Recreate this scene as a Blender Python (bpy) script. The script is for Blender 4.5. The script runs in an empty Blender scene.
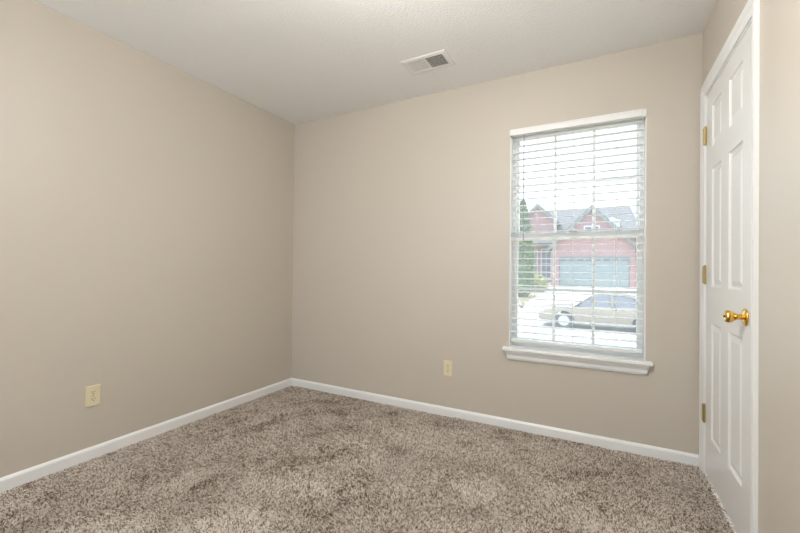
import bpy, bmesh, math, random
import numpy as np
from mathutils import Vector, Matrix

random.seed(7)
rng = np.random.default_rng(7)
SC = bpy.context.scene
COL = SC.collection
R = math.radians

# ------------------------------------------------------------------ camera
W, D, H = 3.0533, 4.1, 2.44          # room: width, depth, ceiling height
cam_data = bpy.data.cameras.new('camera')
cam = bpy.data.objects.new('camera', cam_data)
COL.objects.link(cam)
yaw, pitch, roll, foc = 0.4875, 0.0071, 0.0095, 381.05
fwd = Vector((-math.sin(yaw) * math.cos(pitch), math.cos(yaw) * math.cos(pitch), math.sin(pitch)))
rgt = Vector((math.cos(yaw), math.sin(yaw), 0))
upv = rgt.cross(fwd)
r2 = rgt * math.cos(roll) + upv * math.sin(roll)
u2 = -rgt * math.sin(roll) + upv * math.cos(roll)
cam.matrix_world = Matrix(((r2.x, u2.x, -fwd.x, 2.5575), (r2.y, u2.y, -fwd.y, -2.6842),
                           (r2.z, u2.z, -fwd.z, 1.0925), (0, 0, 0, 1)))
cam_data.sensor_width = 36
cam_data.lens = foc / 800 * 36
cam_data.clip_start = 0.02
SC.camera = cam

# ------------------------------------------------------------------ light
SC.view_settings.view_transform = 'Standard'
SC.view_settings.look = 'None'
SC.view_settings.gamma = 1
SC.view_settings.use_curve_mapping = False
SC.view_settings.exposure = 0.13

world = bpy.data.worlds.new('sky')
SC.world = world
world.use_nodes = True
wn, wl = world.node_tree.nodes, world.node_tree.links
bg = wn['Background']
tc = wn.new('ShaderNodeTexCoord'); sx = wn.new('ShaderNodeSeparateXYZ'); cr = wn.new('ShaderNodeValToRGB')
wl.new(tc.outputs['Generated'], sx.inputs[0]); wl.new(sx.outputs[2], cr.inputs[0]); wl.new(cr.outputs[0], bg.inputs[0])
cr.color_ramp.elements[0].color = (0.76, 0.89, 1.0, 1)
cr.color_ramp.elements[1].color = (0.62, 0.80, 1.0, 1)
bg.inputs[1].default_value = 2.3

sun = bpy.data.lights.new('sun', 'SUN'); sun.energy = 3.4; sun.angle = R(1.0); sun.color = (1, .96, .9)
so = bpy.data.objects.new('sun', sun); COL.objects.link(so)
so.rotation_euler = Vector((0.42, 0.12, -0.90)).to_track_quat('-Z', 'Y').to_euler()

# added fill light, shining in through a made-up opening in the rear wall
al = bpy.data.lights.new('rear_fill', 'AREA'); al.shape = 'RECTANGLE'; al.size = 1.2; al.size_y = 1.5
al.energy = 15; al.color = (.97, .985, 1.0)
ao = bpy.data.objects.new('rear_fill', al); COL.objects.link(ao)
ao.location = (.75, -D - .10, 1.5); ao.rotation_euler = (R(90), 0, 0)

# ------------------------------------------------------------------ materials
def mat(name, col, rough=.5, metal=0, bump=None, spec=.5, coat=0):
    m = bpy.data.materials.new(name); m.use_nodes = True
    n, l = m.node_tree.nodes, m.node_tree.links
    b = n['Principled BSDF']
    b.inputs['Base Color'].default_value = (*col, 1)
    b.inputs['Roughness'].default_value = rough
    b.inputs['Metallic'].default_value = metal
    b.inputs['Specular IOR Level'].default_value = spec
    if bump:
        t = n.new('ShaderNodeTexCoord'); nt = n.new('ShaderNodeTexNoise'); bp = n.new('ShaderNodeBump')
        nt.inputs['Scale'].default_value = bump[0]; nt.inputs['Detail'].default_value = bump[3] if len(bump) > 3 else 2
        bp.inputs['Strength'].default_value = bump[1]; bp.inputs['Distance'].default_value = bump[2]
        l.new(t.outputs['Object'], nt.inputs[0]); l.new(nt.outputs[0], bp.inputs['Height']); l.new(bp.outputs[0], b.inputs['Normal'])
    return m

def noisecol(m, scale, cols, detail=3, target='Base Color'):
    n, l = m.node_tree.nodes, m.node_tree.links
    t = n.new('ShaderNodeTexCoord'); nt = n.new('ShaderNodeTexNoise'); r = n.new('ShaderNodeValToRGB')
    nt.inputs['Scale'].default_value = scale; nt.inputs['Detail'].default_value = detail
    e = r.color_ramp.elements
    e[0].position, e[0].color = cols[0][0], (*cols[0][1], 1)
    e[1].position, e[1].color = cols[-1][0], (*cols[-1][1], 1)
    for p, c in cols[1:-1]:
        k = e.new(p); k.color = (*c, 1)
    l.new(t.outputs['Object'], nt.inputs[0]); l.new(nt.outputs[0], r.inputs[0]); l.new(r.outputs[0], n['Principled BSDF'].inputs[target])
    return m

M = {}
M['wall'] = mat('beige_wall_paint', (.59, .535, .46), .42, bump=(160, .06, .001))
M['ceiling'] = mat('popcorn_ceiling', (.90, .90, .885), .9, bump=(95, .55, .006, 4))
M['trim'] = mat('white_semi_gloss', (.88, .88, .87), .32)
M['door'] = mat('white_door_paint', (.85, .85, .84), .24)
M['vinyl'] = mat('white_vinyl', (.90, .91, .90), .35)
M['brass'] = mat('polished_brass', (.80, .50, .13), .12, 1)
M['old_brass'] = mat('aged_brass', (.50, .38, .16), .35, 1)
M['ivory'] = mat('ivory_plastic', (.76, .68, .47), .35)
M['dark'] = mat('dark_slot', (.03, .025, .02), .7)
M['duct'] = mat('dark_duct', (.045, .035, .025), .8)
M['metal_white'] = mat('white_enamel', (.86, .85, .82), .4)
M['cord'] = mat('white_cord', (.8, .8, .78), .8)
M['wand'] = mat('smoked_clear_wand', (.38, .34, .42), .3)
M['rubber'] = mat('tyre_rubber', (.10, .10, .12), .8)
M['alloy'] = mat('alloy_wheel', (.6, .62, .66), .35, .6)
M['car'] = mat('silver_car_paint', (.36, .30, .245), .28, .3)
M['carglass'] = mat('car_glass', (.20, .22, .27), .08)
M['lamp_red'] = mat('red_tail_lens', (.5, .05, .04), .3)
M['lamp_clear'] = mat('clear_lens', (.8, .82, .85), .15)
M['garage'] = mat('grey_teal_door', (.28, .33, .335), .5)
M['white_ext'] = mat('white_exterior_trim', (.8, .8, .8), .5)
M['fascia'] = mat('grey_green_fascia', (.22, .27, .25), .6)
M['ext_glass'] = mat('house_glass', (.14, .15, .22), .15)
M['front_door'] = mat('front_door_paint', (.20, .16, .25), .5)
M['concrete'] = noisecol(mat('concrete', (.6, .58, .55), .9), 1.5, [(.3, (.62, .60, .56)), (.7, (.72, .70, .67))])
M['asphalt'] = noisecol(mat('asphalt', (.4, .4, .4), .9), 3, [(.3, (.42, .41, .40)), (.7, (.50, .49, .47))])
M['grass'] = noisecol(mat('dormant_lawn', (.5, .4, .25), .95), .6, [(.3, (.40, .31, .20)), (.5, (.52, .42, .30)), (.7, (.36, .33, .20))], 6)
M['shingle'] = noisecol(mat('grey_shingles', (.3, .3, .3), .9), 9, [(.3, (.15, .145, .15)), (.7, (.24, .23, .24))], 4)
M['bark'] = mat('bark', (.22, .16, .12), .9)
M['leaf_dark'] = noisecol(mat('evergreen_foliage', (.1, .2, .1), .8), 4, [(.3, (.08, .17, .08)), (.6, (.20, .28, .10)), (.8, (.42, .40, .14))])
M['leaf_mid'] = noisecol(mat('shrub_foliage', (.2, .3, .1), .8), 4, [(.3, (.20, .28, .10)), (.7, (.50, .46, .20))])

m = mat('red_brick', (.5, .25, .22), .85); n, l = m.node_tree.nodes, m.node_tree.links
t = n.new('ShaderNodeTexCoord'); mp = n.new('ShaderNodeMapping'); bt = n.new('ShaderNodeTexBrick')
mp.inputs['Rotation'].default_value = (R(90), 0, 0)
bt.inputs['Color1'].default_value = (.36, .15, .165, 1); bt.inputs['Color2'].default_value = (.42, .19, .20, 1)
bt.inputs['Mortar'].default_value = (.45, .38, .37, 1); bt.inputs['Scale'].default_value = 1
bt.inputs['Brick Width'].default_value = .22; bt.inputs['Row Height'].default_value = .075; bt.inputs['Mortar Size'].default_value = .01
l.new(t.outputs['Object'], mp.inputs[0]); l.new(mp.outputs[0], bt.inputs[0]); l.new(bt.outputs[0], n['Principled BSDF'].inputs['Base Color'])
M['brick'] = m

# slats: painted faux wood, a little light passes through
m = bpy.data.materials.new('white_blind_slat'); m.use_nodes = True; n, l = m.node_tree.nodes, m.node_tree.links
b = n['Principled BSDF']; b.inputs['Base Color'].default_value = (.92, .92, .90, 1); b.inputs['Roughness'].default_value = .35
tl = n.new('ShaderNodeBsdfTranslucent'); tl.inputs[0].default_value = (.95, .97, .97, 1); mx = n.new('ShaderNodeMixShader'); mx.inputs[0].default_value = .22
l.new(b.outputs[0], mx.inputs[1]); l.new(tl.outputs[0], mx.inputs[2]); l.new(mx.outputs[0], n['Material Output'].inputs[0])
M['slat'] = m

# window glass; a translucent share imitates the glare haze over the view
m = bpy.data.materials.new('hazy_window_glass'); m.use_nodes = True; n, l = m.node_tree.nodes, m.node_tree.links
for x in list(n): n.remove(x)
o = n.new('ShaderNodeOutputMaterial'); tr = n.new('ShaderNodeBsdfTransparent'); gl = n.new('ShaderNodeBsdfGlossy'); tl = n.new('ShaderNodeBsdfTranslucent')
m1 = n.new('ShaderNodeMixShader'); m2 = n.new('ShaderNodeMixShader')
tr.inputs[0].default_value = (.97, .98, .97, 1); gl.inputs['Roughness'].default_value = .02; tl.inputs[0].default_value = (1, 1, 1, 1)
m1.inputs[0].default_value = .012; m2.inputs[0].default_value = .085
l.new(tr.outputs[0], m1.inputs[1]); l.new(gl.outputs[0], m1.inputs[2]); l.new(m1.outputs[0], m2.inputs[1]); l.new(tl.outputs[0], m2.inputs[2]); l.new(m2.outputs[0], o.inputs[0])
M['glass'] = m

# carpet: tone per tuft
def carpet_mat(name, attr):
    m = bpy.data.materials.new(name); m.use_nodes = True; n, l = m.node_tree.nodes, m.node_tree.links
    b = n['Principled BSDF']; b.inputs['Roughness'].default_value = .95; b.inputs['Specular IOR Level'].default_value = .1
    r = n.new('ShaderNodeValToRGB'); e = r.color_ramp.elements
    e[0].position, e[0].color = 0, (.16, .11, .075, 1)
    e[1].position, e[1].color = 1, (.95, .87, .78, 1)
    for p, c in ((.25, (.32, .24, .18)), (.45, (.66, .56, .47)), (.75, (.82, .73, .64))):
        k = e.new(p); k.color = (*c, 1)
    if attr:
        a = n.new('ShaderNodeAttribute'); a.attribute_name = 'tone'; l.new(a.outputs['Fac'], r.inputs[0])
    else:
        t = n.new('ShaderNodeTexCoord'); v = n.new('ShaderNodeTexVoronoi'); v.inputs['Scale'].default_value = 170
        s = n.new('ShaderNodeSeparateColor'); l.new(t.outputs['Object'], v.inputs[0]); l.new(v.outputs['Color'], s.inputs[0]); l.new(s.outputs[0], r.inputs[0])
    l.new(r.outputs[0], b.inputs['Base Color'])
    return m
M['pile'] = carpet_mat('speckled_taupe_pile', True)
M['carpet_base'] = carpet_mat('carpet_backing', False)

# ------------------------------------------------------------------ helpers
def add_box(bm, x0, x1, y0, y1, z0, z1, bev=0):
    r = bmesh.ops.create_cube(bm, size=1)
    vs = r['verts']
    for v in vs:
        v.co = Vector(((x0 + x1) / 2 + v.co.x * (x1 - x0), (y0 + y1) / 2 + v.co.y * (y1 - y0), (z0 + z1) / 2 + v.co.z * (z1 - z0)))
    if bev:
        es = list({e for v in vs for e in v.link_edges})
        bmesh.ops.bevel(bm, geom=es, offset=bev, segments=2, profile=.5, affect='EDGES')

def add_prism(bm, poly, axis, a, b):
    """poly: 2-D points; axis 'x','y','z' the extrusion axis"""
    def P(p, t):
        return {'x': (t, p[0], p[1]), 'y': (p[0], t, p[1]), 'z': (p[0], p[1], t)}[axis]
    A = [bm.verts.new(P(p, a)) for p in poly]; B = [bm.verts.new(P(p, b)) for p in poly]
    bm.faces.new(A); bm.faces.new(B[::-1])
    for i in range(len(poly)):
        j = (i + 1) % len(poly); bm.faces.new((A[i], B[i], B[j], A[j]))

def add_tube(bm, pts, rad, seg=8):
    rings = []
    for i, p in enumerate(pts):
        p = Vector(p); d = (Vector(pts[min(i + 1, len(pts) - 1)]) - Vector(pts[max(i - 1, 0)])).normalized()
        a = d.orthogonal().normalized(); c = d.cross(a)
        rr = rad[i] if isinstance(rad, (list, tuple)) else rad
        rings.append([bm.verts.new(p + (a * math.cos(t) + c * math.sin(t)) * rr) for t in [2 * math.pi * k / seg for k in range(seg)]])
    for q, s in zip(rings, rings[1:]):
        for k in range(seg): bm.faces.new((q[k], q[(k + 1) % seg], s[(k + 1) % seg], s[k]))
    bm.faces.new(rings[0][::-1]); bm.faces.new(rings[-1])

def add_lathe(bm, prof, origin, axis, seg=28):
    """prof: (distance along axis, radius)"""
    axis = Vector(axis).normalized(); a = axis.orthogonal().normalized(); c = axis.cross(a); origin = Vector(origin)
    rings = [[bm.verts.new(origin + axis * d + (a * math.cos(2 * math.pi * k / seg) + c * math.sin(2 * math.pi * k / seg)) * max(r, 1e-4)) for k in range(seg)] for d, r in prof]
    for q, s in zip(rings, rings[1:]):
        for k in range(seg): bm.faces.new((q[k], q[(k + 1) % seg], s[(k + 1) % seg], s[k]))
    bm.faces.new(rings[0][::-1]); bm.faces.new(rings[-1])

def obj(name, bm, m, parent=None, smooth=False, loc=None):
    bmesh.ops.recalc_face_normals(bm, faces=bm.faces)
    me = bpy.data.meshes.new(name)
    if loc is None and parent is not None: loc = world_of(parent)
    if loc is not None:
        bmesh.ops.translate(bm, verts=bm.verts, vec=-Vector(loc))
    bm.to_mesh(me); bm.free()
    if smooth:
        for p in me.polygons: p.use_smooth = True
    me.materials.append(m)
    o = bpy.data.objects.new(name, me); COL.objects.link(o)
    if parent is not None: o.parent = parent
    elif loc is not None: o.location = loc
    return o

def world_of(o):
    v = Vector(o.location)
    while o.parent: o = o.parent; v += Vector(o.location)
    return v

def tag(o, label, cat, group=None, kind=None):
    o['label'] = label; o['category'] = cat
    if group: o['group'] = group
    if kind: o['kind'] = kind
    return o

def thing(name, loc, label, cat, group=None):
    o = bpy.data.objects.new(name, None); COL.objects.link(o); o.location = loc; o.empty_display_size = .1
    return tag(o, label, cat, group)

def structure(name, label, cat, loc=None, bm=None, m=None):
    if bm is None:
        o = bpy.data.objects.new(name, None); COL.objects.link(o); o.location = loc; o.empty_display_size = .1
    else: o = obj(name, bm, m)
    o['kind'] = 'structure'; o['label'] = label; o['category'] = cat
    return o
NB = bmesh.new

# ------------------------------------------------------------------ room shell
T = .14
WX0, WX1, WZ0, WZ1 = 1.992, 2.788, .565, 2.056        # window opening
bm = NB()
add_box(bm, -T, WX0, 0, T, 0, H); add_box(bm, WX1, W + T, 0, T, 0, H)
add_box(bm, WX0, WX1, 0, T, 0, WZ0); add_box(bm, WX0, WX1, 0, T, WZ1, H)
structure('wall_back', 'beige painted wall with the window in it', 'wall', bm=bm, m=M['wall'])
bm = NB(); add_box(bm, -T, 0, -D - T, 0, 0, H)
structure('wall_left', 'long plain beige wall on the left side', 'wall', bm=bm, m=M['wall'])
DY0, DY1, DZ = -.093, -.822, 2.048                    # door opening
bm = NB()
add_box(bm, W, W + T, DY0, 0, 0, H); add_box(bm, W, W + T, DY1, DY0, DZ, H); add_box(bm, W, W + T, -D - T, DY1, 0, H)
structure('wall_right', 'beige wall around the white door', 'wall', bm=bm, m=M['wall'])
bm = NB()
add_box(bm, 0, .12, -D - T, -D, 0, H); add_box(bm, 1.38, W, -D - T, -D, 0, H)
add_box(bm, .12, 1.38, -D - T, -D, 0, .7); add_box(bm, .12, 1.38, -D - T, -D, 2.3, H)  # opening added to let the rear fill light in
structure('wall_rear', 'beige wall behind the viewer', 'wall', bm=bm, m=M['wall'])
bm = NB(); add_box(bm, -T, W + T, -D - T, T, H, H + .15)
structure('ceiling', 'off-white popcorn textured ceiling', 'ceiling', bm=bm, m=M['ceiling'])
bm = NB(); add_box(bm, -T, W + T, -D - T, T, -.15, 0)
structure('floor', 'taupe speckled carpeted floor', 'floor', bm=bm, m=M['carpet_base'])

def baseboard(name, p0, p1, nrm, label):
    """profile swept along a wall; nrm = direction into the room"""
    prof = [(0, 0), (.013, 0), (.013, .052), (.0115, .058), (.008, .063), (.006, .066), (.002, .0685), (0, .0685)]
    bm = NB(); p0, p1, nrm = Vector(p0), Vector(p1), Vector(nrm)
    A = [bm.verts.new(p0 + nrm * a + Vector((0, 0, z))) for a, z in prof]
    B = [bm.verts.new(p1 + nrm * a + Vector((0, 0, z))) for a, z in prof]
    bm.faces.new(A); bm.faces.new(B[::-1])
    for i in range(len(prof)):
        j = (i + 1) % len(prof); bm.faces.new((A[i], B[i], B[j], A[j]))
    structure(name, label, 'baseboard', bm=bm, m=M['trim'])
baseboard('baseboard_left', (0, -D, 0), (0, 0, 0), (1, 0, 0), 'white baseboard along the left wall')
baseboard('baseboard_back', (0, 0, 0), (W, 0, 0), (0, -1, 0), 'white baseboard under the window wall')
baseboard('baseboard_right', (W, -.925, 0), (W, -D, 0), (-1, 0, 0), 'white baseboard on the right wall past the door')
baseboard('baseboard_rear', (0, -D, 0), (W, -D, 0), (0, 1, 0), 'white baseboard along the rear wall')

# ------------------------------------------------------------------ window_1
win = structure('window_1', 'white double hung window with a brick house seen through it', 'window', loc=(2.39, 0, WZ0))
bm = NB()                                              # painted return lining the opening
add_box(bm, WX0, WX0 + .006, .001, .135, WZ0, WZ1); add_box(bm, WX1 - .006, WX1, .001, .135, WZ0, WZ1)
add_box(bm, WX0 + .006, WX1 - .006, .001, .135, WZ1 - .006, WZ1)
obj('window_jamb', bm, M['trim'], win)
bm = NB()
FX0, FX1 = WX0 + .006, WX1 - .006
add_box(bm, FX0, FX0 + .022, .062, .135, WZ0, WZ1 - .006, .002); add_box(bm, FX1 - .022, FX1, .062, .135, WZ0, WZ1 - .006, .002)
add_box(bm, FX0 + .022, FX1 - .022, .062, .135, WZ1 - .022, WZ1 - .006, .002); add_box(bm, FX0 + .022, FX1 - .022, .062, .135, WZ0, WZ0 + .022, .002)
obj('window_frame', bm, M['vinyl'], win)
def sash(x0, x1, z0, z1, y0, y1, st, top, bot, nx, nz):
    bm = NB()
    add_box(bm, x0, x0 + st, y0, y1, z0, z1, .003); add_box(bm, x1 - st, x1, y0, y1, z0, z1, .003)
    add_box(bm, x0 + st, x1 - st, y0, y1, z0, z0 + bot, .003); add_box(bm, x0 + st, x1 - st, y0, y1, z1 - top, z1, .003)
    s = obj('sash', bm, M['vinyl'], win)
    gx0, gx1, gz0, gz1 = x0 + st, x1 - st, z0 + bot, z1 - top; ym = (y0 + y1) / 2
    bm = NB()
    for i in range(1, nx):
        x = gx0 + (gx1 - gx0) * i / nx; add_box(bm, x - .009, x + .009, ym - .006, ym + .006, gz0, gz1, .002)
    for i in range(1, nz):
        z = gz0 + (gz1 - gz0) * i / nz
        for k in range(nx):
            xa = gx0 + (gx1 - gx0) * k / nx + (.009 if k else 0); xb = gx0 + (gx1 - gx0) * (k + 1) / nx - (.009 if k < nx - 1 else 0)
            add_box(bm, xa, xb, ym - .006, ym + .006, z - .009, z + .009, .002)
    obj('grille', bm, M['vinyl'], s, loc=world_of(win))
    bm = NB(); add_box(bm, gx0, gx1, ym + .007, ym + .010, gz0, gz1)
    g = obj('pane', bm, M['glass'], s, loc=world_of(win))
    return s
# sash children share the origin of window_1
sash(FX0 + .014, FX1 - .014, WZ0 + .022, 1.352, .070, .098, .022, .050, .036, 3, 2)
sash(FX0 + .014, FX1 - .014, 1.305, WZ1 - .020, .100, .128, .024, .022, .045, 3, 2)
bm = NB(); add_box(bm, 2.36, 2.42, .052, .082, 1.350, 1.362, .003); add_lathe(bm, [(0, .010), (.008, .010), (.010, .006)], (2.39, .068, 1.361), (0, 0, 1), 16)
obj('sash_lock', bm, M['vinyl'], win)
bm = NB()                                              # stool with horns and moulded apron
add_box(bm, 1.955, 2.822, -.048, .0, WZ0 - .022, WZ0, .005); add_box(bm, WX0, WX1, -.002, .064, WZ0 - .022, WZ0 + .001)
obj('window_sill', bm, M['trim'], win)
bm = NB()
prof = [(-.001, WZ0 - .022), (-.034, WZ0 - .022), (-.034, WZ0 - .032), (-.026, WZ0 - .046), (-.020, WZ0 - .052), (-.018, WZ0 - .072), (-.010, WZ0 - .086), (-.001, WZ0 - .088)]
add_prism(bm, prof, 'x', 1.972, 2.806)
for v in bm.verts:                                      # ends cut back towards the bottom
    k = (WZ0 - .022 - v.co.z) / .066 * .014
    v.co.x += k if v.co.x < 2.3 else -k
obj('window_apron', bm, M['trim'], win)

# ------------------------------------------------------------------ venetian blind
bl = thing('window_blind', (2.39, 0, WZ1), 'white horizontal slat blind with open slats hanging in the window', 'blind')
BX0, BX1 = WX0 + .012, WX1 - .014
bm = NB(); add_box(bm, BX0, BX1, -.0035, .052, 2.012, 2.046, .001); obj('headrail', bm, M['slat'], bl)
bm = NB()
add_prism(bm, [(-.004, 2.016), (-.018, 2.016), (-.022, 2.020), (-.022, 2.046), (-.018, 2.052), (-.018, 2.058), (-.014, 2.062), (-.004, 2.062)], 'x', WX0 + .004, WX1 - .022)
obj('valance', bm, M['trim'], bl)
bm = NB(); add_box(bm, WX1 - .021, WX1 - .001, -.016, -.001, 2.012, 2.060, .003); obj('valance_bracket', bm, M['trim'], bl)
bm = NB(); add_box(bm, WX0 - .001, WX0 + .0035, -.016, -.001, 2.016, 2.058, .001)
obj('valance_bracket', bm, M['trim'], bl)
NS, Z_TOP, PITCH = 30, 1.9945, .0457
def slat_bm(z):
    bm = NB(); n = 6; tilt = R(3)
    up, lo = [], []
    for i in range(n + 1):
        s = (i / n - .5) * .050; c = .0022 * (1 - (2 * i / n - 1) ** 2)
        y = .026 + s * math.cos(tilt); zz = z + s * math.sin(tilt) + c
        up.append((y, zz + .0014)); lo.append((y, zz - .0014))
    add_prism(bm, up + lo[::-1], 'x', BX0, BX1)
    return bm
zs = [Z_TOP - PITCH * k for k in range(NS)]
first = obj('slat', slat_bm(zs[0]), M['slat'], bl)
for z in zs[1:]:
    c = first.copy(); COL.objects.link(c); c.parent = bl; c.location = (0, 0, z - zs[0])
zb = .610
bm = NB(); add_box(bm, BX0, BX1, .002, .050, zb - .010, zb + .010, .003); obj('bottom_rail', bm, M['slat'], bl)
for x in (2.158, 2.39, 2.636):
    bm = NB()
    for y in (.0, .052): add_tube(bm, [(x, y, 2.01), (x, y, zb)], .0009, 5)
    for z in zs: add_box(bm, x - .0007, x + .0007, .0, .052, z - .0028, z - .0018)
    obj('ladder_cord', bm, M['cord'], bl)
bm = NB()
for x in (2.170, 2.624): add_tube(bm, [(x, .026, 2.01), (x, .026, zb)], .0008, 5)
obj('lift_cord', bm, M['cord'], bl)
bm = NB(); add_tube(bm, [(2.088, -.014, 2.010), (2.088, -.030, 1.990), (2.088, -.031, 1.17)], .0032, 6); add_tube(bm, [(2.088, -.031, 1.17), (2.088, -.031, 1.145)], .005, 8)
obj('tilt_wand', bm, M['wand'], bl)

# ------------------------------------------------------------------ door_1
door = structure('door_1', 'white six panel door with a brass knob', 'door', loc=(W, (DY0 + DY1) / 2, 0))
def casing():
    # mitred three-sided colonial casing; profile: (offset outwards, thickness)
    prof = [(0, .0), (0, .008), (.010, .010), (.028, .0105), (.034, .014), (.060, .016), (.066, .0145), (.068, .0)]
    yi0, yi1, zi = DY0 + .004, DY1 - .004, DZ + .004
    bm = NB(); rings = []
    for corner in range(4):
        ring = []
        for a, t in prof:
            an = a * .76
            p = [(W - t, yi0 + a, 0), (W - t, yi0 + a, zi + a), (W - t, yi1 - an, zi + a), (W - t, yi1 - an, 0)][corner]
            ring.append(bm.verts.new(p))
        rings.append(ring)
    for q, s in zip(rings, rings[1:]):
        for i in range(len(prof)):
            j = (i + 1) % len(prof); bm.faces.new((q[i], q[j], s[j], s[i]))
    bm.faces.new(rings[0]); bm.faces.new(rings[-1][::-1])
    return bm
obj('door_casing', casing(), M['trim'], door)
bm = NB()
add_box(bm, W - .002, W + .12, DY0 - .004, DY0 + .004, 0, DZ + .004); add_box(bm, W - .002, W + .12, DY1 - .006, DY1 + .004, 0, DZ + .004)
add_box(bm, W - .002, W + .12, DY1 + .004, DY0 - .004, DZ - .004, DZ + .004)
add_box(bm, W + .04, W + .05, DY0 - .017, DY0 - .004, 0, DZ - .004); add_box(bm, W + .04, W + .05, DY1 + .004, DY1 + .017, 0, DZ - .004)
add_box(bm, W + .04, W + .05, DY1 + .017, DY0 - .017, DZ - .017, DZ - .004)
obj('door_jamb', bm, M['trim'], door)
# leaf with six moulded panels
LY0, LY1, LZ0, LZ1 = DY0 - .007, DY1 + .007, .022, DZ - .0043
ys = [LY0, -.207, -.383, -.503, -.694, LY1]
zz = [LZ0, .235, .830, 1.018, 1.625, 1.735, 1.952, LZ1]
bm = NB(); X = W + .001; grid = {}
def gv(x, y, z):
    k = (round(x, 5), round(y, 5), round(z, 5))
    if k not in grid: grid[k] = bm.verts.new((x, y, z))
    return grid[k]
for i in range(5):
    for j in range(7):
        a, b_, c, d_ = ys[i], ys[i + 1], zz[j], zz[j + 1]
        if i in (1, 3) and j in (1, 3, 5):
            prev = None
            for ins, dep in ((0, 0), (.004, .006), (.010, .009), (.016, .009), (.034, .003), (.036, .002)):
                ring = [gv(X + dep, a - ins, c + ins), gv(X + dep, b_ + ins, c + ins), gv(X + dep, b_ + ins, d_ - ins), gv(X + dep, a - ins, d_ - ins)]
                if prev:
                    for k in range(4): bm.faces.new((prev[k], prev[(k + 1) % 4], ring[(k + 1) % 4], ring[k]))
                prev = ring
            bm.faces.new(prev)
        else:
            bm.faces.new((gv(X, a, c), gv(X, b_, c), gv(X, b_, d_), gv(X, a, d_)))
add_box(bm, X + .010, X + .034, LY1, LY0, LZ0, LZ1)
for (ya, za, yb, zb_) in ((LY0, LZ0, LY1, LZ0), (LY1, LZ0, LY1, LZ1), (LY1, LZ1, LY0, LZ1), (LY0, LZ1, LY0, LZ0)):
    vs = [bm.verts.new(p) for p in ((X, ya, za), (X, yb, zb_), (X + .012, yb, zb_), (X + .012, ya, za))]; bm.faces.new(vs)
leaf = obj('door_leaf', bm, M['door'], door)
for k, z in enumerate((1.829, 1.078, .334)):
    bm = NB()
    add_tube(bm, [(W - .006, DY0 - .004, z - .046), (W - .006, DY0 - .004, z + .046)], .0058, 12)
    for s in (-1, 1): add_lathe(bm, [(0, .0062), (.004, .0045), (.006, .002)], (W - .006, DY0 - .004, z + s * .046), (0, 0, s), 12)
    add_box(bm, W - .0125, W - .0085, DY0 - .002, DY0 + .020, z - .045, z + .045, .0008)
    obj('hinge', bm, M['old_brass'], door, smooth=False)
KY, KZ = -.740, .918
bm = NB()
add_lathe(bm, [(0, .033), (.003, .033), (.006, .030), (.009, .020), (.012, .013)], (W, KY, KZ), (-1, 0, 0), 32)
add_lathe(bm, [(.008, .012), (.018, .0105), (.026, .0115), (.034, .0155), (.041, .0215), (.048, .0245), (.056, .0245), (.061, .0215), (.063, .0205), (.064, .017), (.0625, .014)], (W, KY, KZ), (-1, 0, 0), 32)
kn = obj('door_knob', bm, M['brass'], door, smooth=True)
bm = NB(); add_lathe(bm, [(0, .0045), (.004, .0045), (.005, .003)], (W - .063, KY, KZ), (-1, 0, 0), 12)
obj('knob_button', bm, M['dark'], kn, loc=world_of(door))

# ------------------------------------------------------------------ wall outlets
def outlet(label):
    t = thing('wall_outlet', (0, 0, 0), label, 'outlet', 'ivory duplex outlets on the walls')
    # built facing -y around the origin
    bm = NB(); add_box(bm, -.035, .035, -.006, 0, -.0575, .0575, .0025); obj('cover_plate', bm, M['ivory'], t)
    for s in (-1, 1):
        bm = NB(); z = s * .0195
        pts = [(.0165 * math.cos(a), z + .0145 * max(-.86, min(.86, math.sin(a))) / .86) for a in [2 * math.pi * k / 24 for k in range(24)]]
        add_prism(bm, pts, 'y', -.0085, -.005); r = obj('receptacle', bm, M['ivory'], t)
        bm = NB()
        add_box(bm, -.0080, -.0056, -.0092, -.0084, z - .001, z + .008); add_box(bm, .0056, .0080, -.0092, -.0084, z, z + .007)
        add_lathe(bm, [(0, .0028), (.0007, .0028)], (0, -.0085, z - .007), (0, -1, 0), 12)
        obj('slot', bm, M['dark'], r)
    bm = NB(); add_lathe(bm, [(0, .0035), (.0012, .003), (.0016, .001)], (0, -.006, 0), (0, -1, 0), 14); obj('screw', bm, M['old_brass'], t)
    return t
o1 = outlet('ivory duplex outlet low on the window wall, left of the window'); o1.location = (1.549, 0, .360)
o2 = outlet('ivory duplex outlet low on the plain left wall'); o2.location = (0, -1.579, .357); o2.rotation_euler = (0, 0, R(90))

# ------------------------------------------------------------------ added fill lamp, unseen above the camera's view
LX, LY = 2.0, -1.82
cl = thing('fill_lamp', (LX, LY, H), 'added frosted globe fill lamp on a brass canopy, out of view overhead', 'fill light')
bm = NB(); add_lathe(bm, [(0, .075), (.012, .075), (.022, .060), (.028, .020), (.16, .012), (.18, .045), (.185, .045)], (LX, LY, H), (0, 0, -1), 32)
obj('canopy', bm, M['brass'], cl, smooth=True)
bm = NB(); add_lathe(bm, [(.180 + .22 * (1 - math.cos(math.pi * k / 16)) / 2, .045 + .0 * k if k == 0 else .155 * math.sin(math.pi * k / 16) + .002) for k in range(17)], (LX, LY, H), (0, 0, -1), 32)
gm = bpy.data.materials.new('fill_globe_glass'); gm.use_nodes = True; gb = gm.node_tree.nodes['Principled BSDF']
gb.inputs['Base Color'].default_value = (.9, .9, .88, 1); gb.inputs['Emission Color'].default_value = (1, .99, .965, 1); gb.inputs['Emission Strength'].default_value = 64
obj('fill_globe', bm, gm, cl, smooth=True)

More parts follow.
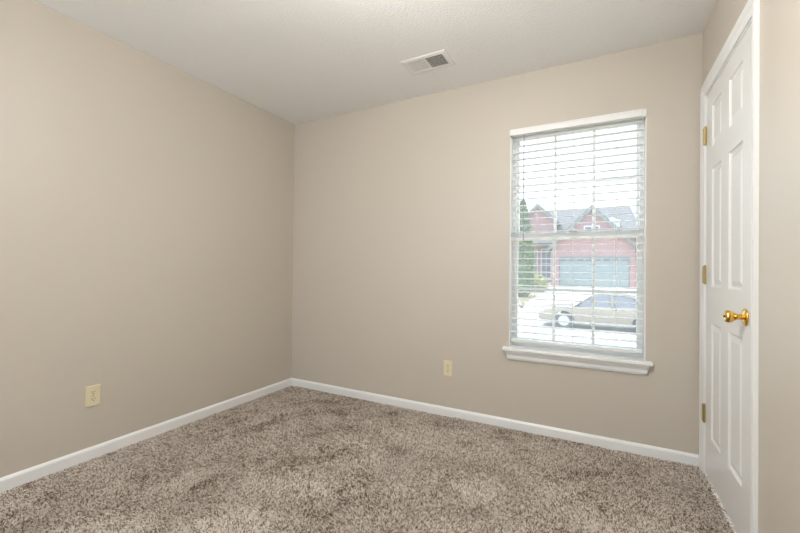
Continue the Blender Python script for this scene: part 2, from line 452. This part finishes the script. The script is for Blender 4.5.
# ------------------------------------------------------------------ ceiling vent
vt = thing('ceiling_vent', (1.547, -.418, H), 'white metal ceiling air vent near the window wall', 'vent')
vx0, vx1, vy0, vy1 = 1.392, 1.702, -.512, -.324
bm = NB()
def frustum(bm, x0, x1, y0, y1, xi0, xi1, yi0, yi1, za, zb):
    A = [bm.verts.new(p) for p in ((x0, y0, za), (x1, y0, za), (x1, y1, za), (x0, y1, za))]
    B = [bm.verts.new(p) for p in ((xi0, yi0, zb), (xi1, yi0, zb), (xi1, yi1, zb), (xi0, yi1, zb))]
    for k in range(4): bm.faces.new((A[k], A[(k + 1) % 4], B[(k + 1) % 4], B[k]))
fx0, fx1, fy0, fy1 = vx0 + .032, vx1 - .032, vy0 + .030, vy1 - .030; xm = (vx0 + vx1) / 2 + .001
frustum(bm, vx0, vx1, vy0, vy1, vx0, vx1, vy0, vy1, H, H - .003)
frustum(bm, vx0, vx1, vy0, vy1, vx0 + .014, vx1 - .014, vy0 + .014, vy1 - .014, H - .003, H - .0065)
frustum(bm, vx0 + .014, vx1 - .014, vy0 + .014, vy1 - .014, fx0, fx1, fy0, fy1, H - .0065, H - .0065)
frustum(bm, fx0, fx1, fy0, fy1, fx0, fx1, fy0, fy1, H - .0065, H - .0005)
add_box(bm, xm - .004, xm + .004, fy0, fy1, H - .00655, H - .001)
obj('vent_frame', bm, M['metal_white'], vt)
def louvers(x0, x1, lean, n):
    bm = NB()
    for k in range(n):
        x = x0 + (x1 - x0) * (k + .5) / n
        add_prism(bm, [(x - lean, H - .0062), (x - lean + .0012, H - .0062), (x + lean + .0012, H - .0015), (x + lean, H - .0015)], 'y', fy0, fy1)
    return bm
obj('louver_panel', louvers(fx0, xm - .004, .0030, 10), M['metal_white'], vt)
bm = louvers(xm + .004, fx1, -.0010, 10)
for k in range(1, 9):
    y = fy0 + (fy1 - fy0) * k / 9; add_box(bm, xm + .004, fx1, y - .0004, y + .0004, H - .0064, H - .0050)
obj('louver_panel', bm, M['metal_white'], vt)
bm = NB(); add_box(bm, fx0, fx1, fy0, fy1, H - .0012, H - .0004); obj('duct_opening', bm, M['duct'], vt)

# ------------------------------------------------------------------ carpet pile
def value_noise(x, y, seed, sc):
    g = np.random.default_rng(seed).random((128, 128))
    u, v = x * sc + 40, y * sc + 60
    i, j = np.floor(u).astype(int), np.floor(v).astype(int); fu, fv = u - i, v - j
    fu = fu * fu * (3 - 2 * fu); fv = fv * fv * (3 - 2 * fv); i %= 128; j %= 128; i1 = (i + 1) % 128; j1 = (j + 1) % 128
    return (g[i, j] * (1 - fu) + g[i1, j] * fu) * (1 - fv) + (g[i, j1] * (1 - fu) + g[i1, j1] * fu) * fv
sp = .0043
gx, gy = np.meshgrid(np.arange(.016, W - .004, sp), np.arange(-2.35, -.015, sp))
hx, hy = np.meshgrid(np.arange(.016, W - .004, .0062), np.arange(-3.0, -2.35, .0062))
px = np.concatenate([gx.ravel(), hx.ravel()]); py = np.concatenate([gy.ravel(), hy.ravel()])
px = px + rng.uniform(-.5, .5, px.size) * sp; py = py + rng.uniform(-.5, .5, px.size) * sp
N = px.size
field = value_noise(px, py, 1, 6) * .45 + value_noise(px, py, 2, 14) * .35 + value_noise(px, py, 8, 32) * .20
wear = np.clip((.36 - field) / .16, 0, 1)                 # trodden, brushed-down patches
ang = value_noise(px, py, 3, 2.5) * 9 + rng.normal(0, 1.1, N)
lean = (.25 + .5 * value_noise(px, py, 4, 6)) * (1 - .3 * wear) + rng.uniform(0, .45, N)
lng = rng.uniform(.0065, .0115, N) * (1 - .22 * wear) * np.where(px < .07, .35, 1.0) * np.where((py > -.05) & (px < 1.6), .6, 1.0)
tone = np.clip(rng.normal(.62, .28, N) - .16 * wear + (field - .5) * .55 + (value_noise(px, py, 9, 135) - .5) * .75, 0, 1)
dk = rng.random(N) < .14; tone[dk] *= .15
tip = np.stack([px + np.cos(ang) * np.sin(lean) * lng, py + np.sin(ang) * np.sin(lean) * lng, np.cos(lean) * lng + .001], 1)
bas = np.stack([px, py, np.full(N, .0005)], 1)
tip[:, 0] = np.clip(tip[:, 0], .014, W + .02); tip[:, 1] = np.clip(tip[:, 1], -3.05, -.0145)
V = np.empty((N, 6, 3)); ph = rng.uniform(0, 6.28, N)
for k in range(3):
    a = ph + k * 2.094; off = np.stack([np.cos(a), np.sin(a), np.zeros(N)], 1)
    V[:, k] = bas + off * .0027; a = a + .9; off = np.stack([np.cos(a), np.sin(a), np.zeros(N)], 1)
    V[:, 3 + k] = tip + off * .0019
V[:, :, 0] = np.clip(V[:, :, 0], .0135, W + .03); V[:, :, 1] = np.minimum(V[:, :, 1], -.0138)
base = (np.arange(N) * 6)[:, None]
quads = np.array([[0, 1, 4, 3], [1, 2, 5, 4], [2, 0, 3, 5]])
loops = np.concatenate([(base + quads.ravel()), base + np.array([[3, 4, 5]])], 1).ravel()
starts = (np.arange(N) * 15)[:, None] + np.array([[0, 4, 8, 12]])
me = bpy.data.meshes.new('carpet_pile')
me.vertices.add(N * 6); me.vertices.foreach_set('co', V.ravel().astype(np.float32))
me.loops.add(loops.size); me.loops.foreach_set('vertex_index', loops.astype(np.int32))
me.polygons.add(N * 4); me.polygons.foreach_set('loop_start', starts.ravel().astype(np.int32))
me.update(calc_edges=True)
at = me.attributes.new('tone', 'FLOAT', 'POINT'); at.data.foreach_set('value', np.repeat(tone, 6).astype(np.float32))
me.materials.append(M['pile'])
cp = bpy.data.objects.new('carpet_pile', me); COL.objects.link(cp)
tag(cp, 'speckled beige and brown twisted pile of the wall to wall carpet', 'carpet', kind='stuff')

# ------------------------------------------------------------------ outdoors: ground
prof = [(.14, -.55), (5, -1.05), (8.5, -1.22), (17.4, -1.22), (17.6, -1.10), (31.9, -.20), (60, .3), (140, .4)]
def strip(x0, x1, lift, y0, y1, x0b=None, x1b=None):
    bm = NB(); pts = [p for p in prof if y0 < p[0] < y1]
    def zat(y):
        for (ya, za), (yb, zb) in zip(prof, prof[1:]):
            if ya <= y <= yb: return za + (zb - za) * (y - ya) / (yb - ya)
    rows = [(y0, zat(y0))] + pts + [(y1, zat(y1))]; q = []
    for y, z in rows:
        k = (y - y0) / (y1 - y0); xa = x0 + ((x0b if x0b is not None else x0) - x0) * k; xb = x1 + ((x1b if x1b is not None else x1) - x1) * k
        q.append([bm.verts.new(p) for p in ((xa, y, z + lift), (xb, y, z + lift), (xb, y, z - .3), (xa, y, z - .3))])
    for a, b_ in zip(q, q[1:]):
        for k in range(4): bm.faces.new((a[k], a[(k + 1) % 4], b_[(k + 1) % 4], b_[k]))
    bm.faces.new(q[0]); bm.faces.new(q[-1][::-1])
    return bm
def ground(name, bm, m, label, cat):
    o = obj(name, bm, m); o['kind'] = 'structure'; o['label'] = label; o['category'] = cat
ground('lawn', strip(-70, 70, 0, .2, 139), M['grass'], 'dry tan lawn outside the window', 'lawn')
ground('street', strip(-70, 70, .03, 8.6, 17.3), M['asphalt'], 'sunlit pale street outside the window', 'street')
ground('driveway', strip(-1.6, 6.2, .03, 17.35, 32.0, -1.0, 4.9), M['concrete'], 'bright concrete driveway leading up to the garage', 'driveway')
ground('sidewalk', strip(-70, -1.6, .04, 19.3, 20.6), M['concrete'], 'pale concrete sidewalk across the lawn', 'sidewalk')

# ------------------------------------------------------------------ house across the street
GY = 32.0
house = thing('brick_house', (1.8, GY + 4, -.2), 'red brick house with a garage and two pointed gables across the street', 'house')
bm = NB()
def gable_wall(bm, xa, xb, za, ze, xp, zp, y0, y1):
    add_prism(bm, [(xa, za), (xb, za), (xb, ze), (xp, zp), (xa, ze)], 'y', y0, y1)
# garage block with an opening
gx0_, gx1_, gz1 = -.65, 4.49, 2.24
add_box(bm, -1.25, gx0_, GY, GY + 6, -.5, gz1); add_box(bm, gx1_, 4.85, GY, GY + 6, -.5, gz1)
add_box(bm, gx0_, gx1_, GY + .35, GY + 6, -.5, gz1)
gable_wall(bm, -1.25, 4.85, gz1, 3.0, 1.8, 6.15, GY, GY + 6)
obj('garage_wing', bm, M['brick'], house)
bm = NB()
gable_wall(bm, -4.4, -1.45, -.5, 5.95, -2.93, 7.35, GY + 4, GY + 8)
add_box(bm, -9, 8.2, GY + 6, GY + 14, -.5, 4.4)
obj('main_walls', bm, M['brick'], house)
bm = NB()
def rakes(xp, zp, xa, za, xb, zb, y0, y1, th=.12):
    for (x, z) in ((xa, za), (xb, zb)):
        add_prism(bm, [(xp, zp), (x, z), (x, z + th * 1.3), (xp, zp + th * 1.3)], 'y', y0, y1)
rakes(1.8, 6.3, -1.65, 2.75, 5.25, 2.75, GY - .35, GY + 6.5)
rakes(-2.93, 7.4, -4.75, 5.65, -1.15, 5.65, GY + 3.7, GY + 8)
obj('gable_roof', bm, M['shingle'], house)
bm = NB()                                                # hipped main roof
A = [bm.verts.new(p) for p in ((-9.4, GY + 5.6, 4.75), (5.7, GY + 5.6, 4.75), (5.7, GY + 14.4, 4.75), (-9.4, GY + 14.4, 4.75))]
B = [bm.verts.new(p) for p in ((-6, GY + 9.6, 7.6), (5.0, GY + 9.6, 7.6))]
bm.faces.new(A); bm.faces.new((A[0], A[1], B[1], B[0])); bm.faces.new((A[1], A[2], B[1])); bm.faces.new((A[2], A[3], B[0], B[1])); bm.faces.new((A[3], A[0], B[0]))
obj('main_roof', bm, M['shingle'], house)
bm = NB()
for s, (xa, za) in enumerate(((-1.65, 2.75), (5.25, 2.75))):
    add_prism(bm, [(1.8, 6.30), (xa, za), (xa, za - .2), (1.8, 6.08)], 'y', GY - .42, GY - .36)
for (xa, za) in ((-4.75, 5.65), (-1.15, 5.65)):
    add_prism(bm, [(-2.93, 7.40), (xa, za), (xa, za - .2), (-2.93, 7.18)], 'y', GY + 3.62, GY + 3.69)
add_box(bm, -9.4, 8.3, GY + 5.5, GY + 5.9, 4.35, 4.75); add_box(bm, gx0_, gx1_, GY - .02, GY + .05, gz1, gz1 + .07)
obj('fascia', bm, M['fascia'], house)
bm = NB()
for r_ in range(4):
    for c in range(8):
        x0 = gx0_ + (gx1_ - gx0_) * c / 8; x1 = gx0_ + (gx1_ - gx0_) * (c + 1) / 8; z0 = -.17 + 2.4 * r_ / 4; z1 = -.17 + 2.4 * (r_ + 1) / 4
        add_box(bm, x0 + .05, x1 - .05, GY + .19, GY + .24, z0 + .06, z1 - .06, .01)
add_box(bm, gx0_, gx1_, GY + .22, GY + .28, -.18, gz1)
gd = obj('garage_door', bm, M['garage'], house)
bm = NB()
for c in range(8):
    x0 = gx0_ + (gx1_ - gx0_) * c / 8; x1 = gx0_ + (gx1_ - gx0_) * (c + 1) / 8; add_box(bm, x0 + .10, x1 - .10, GY + .17, GY + .2, 1.90, 2.08)
obj('garage_door_lights', bm, M['ext_glass'], gd, loc=world_of(house))
def ext_window(x0, x1, z0, z1, y, nx=2, nz=2, m=M['ext_glass']):
    bm = NB()
    add_box(bm, x0 - .08, x0, y - .08, y + .05, z0 - .08, z1 + .08); add_box(bm, x1, x1 + .08, y - .08, y + .05, z0 - .08, z1 + .08)
    add_box(bm, x0, x1, y - .08, y + .05, z0 - .08, z0); add_box(bm, x0, x1, y - .08, y + .05, z1, z1 + .08)
    for i in range(1, nx): add_box(bm, x0 + (x1 - x0) * i / nx - .02, x0 + (x1 - x0) * i / nx + .02, y - .07, y, z0, z1)
    for i in range(1, nz): add_box(bm, x0, x1, y - .06, y, z0 + (z1 - z0) * i / nz - .02, z0 + (z1 - z0) * i / nz + .02)
    f = obj('window', bm, M['white_ext'], house)
    bm = NB(); add_box(bm, x0, x1, y - .03, y + .01, z0, z1); obj('pane', bm, m, f, loc=world_of(house))
ext_window(-2.55, -1.75, .4, 3.1, GY + 4)
ext_window(-3.6, -3.0, .6, 3.0, GY + 4)
ext_window(1.3, 2.3, 3.9, 4.7, GY)
bm = NB(); add_box(bm, 2.7, 3.9, GY + 3.2, GY + 6.1, 4.9, 5.4); add_prism(bm, [(2.5, 5.4), (4.1, 5.4), (3.3, 5.8)], 'y', GY + 3.1, GY + 6.5)
obj('dormer', bm, M['white_ext'], house)
bm = NB(); add_box(bm, -4.5, -1.3, GY + 2.4, GY + 4, -.5, .0); obj('porch_step', bm, M['concrete'], house)
bm = NB(); add_box(bm, -4.6, -1.26, GY + 2.0, GY + 4.0, 3.35, 3.6)
add_prism(bm, [(GY + 1.9, 3.6), (GY + 4.0, 3.6), (GY + 4.0, 4.5)], 'x', -4.7, -1.26); obj('porch_roof', bm, M['shingle'], house)
bm = NB(); add_box(bm, -4.5, -4.3, GY + 2.2, GY + 2.4, 0, 3.35); obj('porch_post', bm, M['white_ext'], house)

# ------------------------------------------------------------------ car
CX, CY, CZ = .20, 13.7, -1.19
car = thing('car', (CX + 2.3, CY + .9, CZ), 'silver four door sedan parked in the street outside', 'car')
# side outline (x from nose, z) : lower body and cabin are lofted across the width
low = [(.0, .32, .70), (.10, .22, .78), (.45, .20, .85), (.90, .20, .89), (1.36, .20, .915), (1.9, .20, .925), (2.8, .20, .94), (3.6, .20, .96), (4.1, .22, .97), (4.5, .26, .93), (4.62, .34, .84)]
def loft(sections):
    bm = NB(); rings = [[bm.verts.new(p) for p in s] for s in sections]
    for a, b_ in zip(rings, rings[1:]):
        for k in range(len(a)): bm.faces.new((a[k], a[(k + 1) % len(a)], b_[(k + 1) % len(a)], b_[k]))
    bm.faces.new(rings[0][::-1]); bm.faces.new(rings[-1]); return bm
secs = []
for x, zl, zt in low:
    hw = .89 - .22 * max(0, (.6 - x) / .6) ** 1.5 - .14 * max(0, (x - 4.2) / .45) ** 2
    prof2 = [(-hw + .05, zl), (-hw, zl + .12), (-hw - .005, (zl + zt) / 2 + .05), (-hw + .03, zt - .05), (-hw + .16, zt), (hw - .16, zt), (hw - .03, zt - .05), (hw + .005, (zl + zt) / 2 + .05), (hw, zl + .12), (hw - .05, zl)]
    secs.append([(CX + x, CY + .9 + y, CZ + z) for y, z in prof2])
bm = loft(secs)
body = obj('car_body', bm, M['car'], car)
sub = body.modifiers.new('smooth', 'SUBSURF'); sub.levels = sub.render_levels = 2
wheels_x = (1.03, 3.72)
cut = NB()
for wx in wheels_x: add_lathe(cut, [(0, .37), (2.4, .37)], (CX + wx, CY - .3, CZ + .31), (0, 1, 0), 32)
# wheel arches: shallow dark discs sit in wells cut by boolean
cutter_me = bpy.data.meshes.new('arch_cut'); bmesh.ops.recalc_face_normals(cut, faces=cut.faces)
bmesh.ops.translate(cut, verts=cut.verts, vec=-world_of(car)); cut.to_mesh(cutter_me); cut.free()
cutter = bpy.data.objects.new('arch_cut', cutter_me); COL.objects.link(cutter); cutter.parent = car
bpy.context.view_layer.update()
bo = body.modifiers.new('arch', 'BOOLEAN'); bo.object = cutter; bo.operation = 'DIFFERENCE'
bpy.context.view_layer.update()
dg = bpy.context.evaluated_depsgraph_get()
nm = bpy.data.meshes.new_from_object(body.evaluated_get(dg))
body.modifiers.clear(); body.data = nm
for p in nm.polygons: p.use_smooth = True
bpy.data.objects.remove(cutter)
def cabin(grow, names):
    s = []
    for x, zt, hw in ((1.36, .90, .70), (1.60, 1.10, .68), (2.02, 1.37, .60), (2.35, 1.42, .58), (3.0, 1.41, .58), (3.35, 1.34, .59), (3.85, 1.06, .68), (4.05, .97, .72)):
        s.append([(CX + x, CY + .9 + y, CZ + z) for y, z in ((-hw - .11 * (zt > .93), .90), (-hw, zt - .05 if zt > .95 else .90), (-hw + .1, zt), (hw - .1, zt), (hw, zt - .05 if zt > .95 else .90), (hw + .11 * (zt > .93), .90))])
    return loft(s)
g = obj('car_windows', cabin(0, ''), M['carglass'], car)
bm = NB()
roofsec = []
for x, zt, hw in ((1.98, 1.365, .60), (2.35, 1.43, .59), (3.0, 1.42, .59), (3.38, 1.345, .60)):
    roofsec.append([(CX + x, CY + .9 + y, CZ + z) for y, z in ((-hw - .005, zt - .06), (-hw + .1, zt + .012), (hw - .1, zt + .012), (hw + .005, zt - .06))])
bm.free(); obj('car_roof', loft(roofsec), M['car'], car)
for s in (-1, 1):
    for pts in (((1.38, .90, .80), (2.02, 1.34, .605)), ((2.72, .93, .80), (2.70, 1.38, .595)), ((4.02, .96, .80), (3.36, 1.31, .605))):
        bm = NB(); add_tube(bm, [(CX + x, CY + .9 + s * y, CZ + z) for x, z, y in pts], .04, 6); obj('pillar', bm, M['car'], car)
for wx in wheels_x:
    for s in (-1, 1):
        yc = CY + .9 + s * .78
        bm = NB(); add_lathe(bm, [(-.10, .20), (-.10, .29), (-.08, .31), (.08, .31), (.10, .29), (.10, .20)], (CX + wx, yc, CZ + .31), (0, 1, 0), 28)
        wv = obj('wheel', bm, M['rubber'], car)
        bm = NB(); add_lathe(bm, [(0, .205), (.012, .20), (.014, .04), (.02, .03)], (CX + wx, yc + s * .10, CZ + .31), (0, s, 0), 24)
        obj('hubcap', bm, M['alloy'], wv, loc=world_of(car))
bm = NB(); add_box(bm, CX + .05, CX + .38, CY + .13, CY + .45, CZ + .60, CZ + .71, .03); obj('headlight', bm, M['lamp_clear'], car)
bm = NB(); add_box(bm, CX + 4.36, CX + 4.60, CY + .13, CY + .45, CZ + .74, CZ + .88, .03); obj('taillight', bm, M['lamp_red'], car)

# ------------------------------------------------------------------ plants outdoors
def leafy(name, loc, label, cat, blobs, leaf_size, count, m, trunk, seed):
    rs = random.Random(seed); t = thing(name, loc, label, cat); bm = NB(); L = Vector(loc)
    for _ in range(count):
        bx, by, bz, br, bh = rs.choice(blobs)
        while True:
            v = Vector((rs.uniform(-1, 1), rs.uniform(-1, 1), rs.uniform(-1, 1)))
            if .35 < v.length < 1: break
        taper = 1 - .75 * max(0, (v.z + 1) / 2) if bh > 1.5 * br else 1
        c = L + Vector((bx + v.x * br * taper, by + v.y * br * taper, bz + v.z * bh))
        a = Vector((rs.gauss(0, 1), rs.gauss(0, 1), rs.gauss(0, .6))).normalized(); b_ = a.orthogonal().normalized(); s = leaf_size * rs.uniform(.6, 1.3)
        bm.faces.new([bm.verts.new(c + a * s), bm.verts.new(c + b_ * s * .45), bm.verts.new(c - a * s), bm.verts.new(c - b_ * s * .45)])
    me = bpy.data.meshes.new('foliage'); bmesh.ops.translate(bm, verts=bm.verts, vec=-L); bm.to_mesh(me); bm.free(); me.materials.append(m)
    o = bpy.data.objects.new('foliage', me); COL.objects.link(o); o.parent = t
    bm = NB(); add_tube(bm, [L, L + Vector((.03, 0, trunk[1] * .5)), L + Vector((0, .02, trunk[1]))], [trunk[0], trunk[0] * .7, trunk[0] * .2], 8); obj('trunk', bm, M['bark'], t)
leafy('evergreen_tree', (-2.2, 24.0, -.82), 'tall dark evergreen tree at the left edge of the window view', 'tree', [(0, 0, 3.4, 1.05, 3.4)], .18, 6500, M['leaf_dark'], (.14, 6.3), 3)
leafy('shrub', (-2.3, 27.6, -.60), 'low yellow green shrub at the foot of the evergreen tree', 'shrub', [(0, 0, .8, .7, .8), (.7, .1, .7, .6, .7)], .10, 1800, M['leaf_mid'], (.04, .8), 5)
t = thing('bare_bush', (-1.35, 19.0, -1.03), 'bare twiggy bush at the lower left of the window view', 'bush'); rs = random.Random(11)
for k in range(9):
    bm = NB(); p = Vector((-1.35, 19.0, -1.03)); d = Vector((rs.uniform(-.4, .4), rs.uniform(-.3, .3), 1)).normalized(); pts = [p.copy()]
    for q in range(5):
        d = (d + Vector((rs.uniform(-.45, .45), rs.uniform(-.4, .4), rs.uniform(-.1, .2)))).normalized(); p = p + d * .24; pts.append(p.copy())
    add_tube(bm, pts, [.022, .018, .014, .010, .007, .004], 6)
    for q in range(2, 5):
        dd = Vector((rs.uniform(-1, 1), rs.uniform(-1, 1), .6)).normalized(); add_tube(bm, [pts[q], pts[q] + dd * .15, pts[q] + dd * .28 + Vector((0, 0, .05))], [.008, .005, .003], 5)
    obj('branch', bm, M['bark'], t)
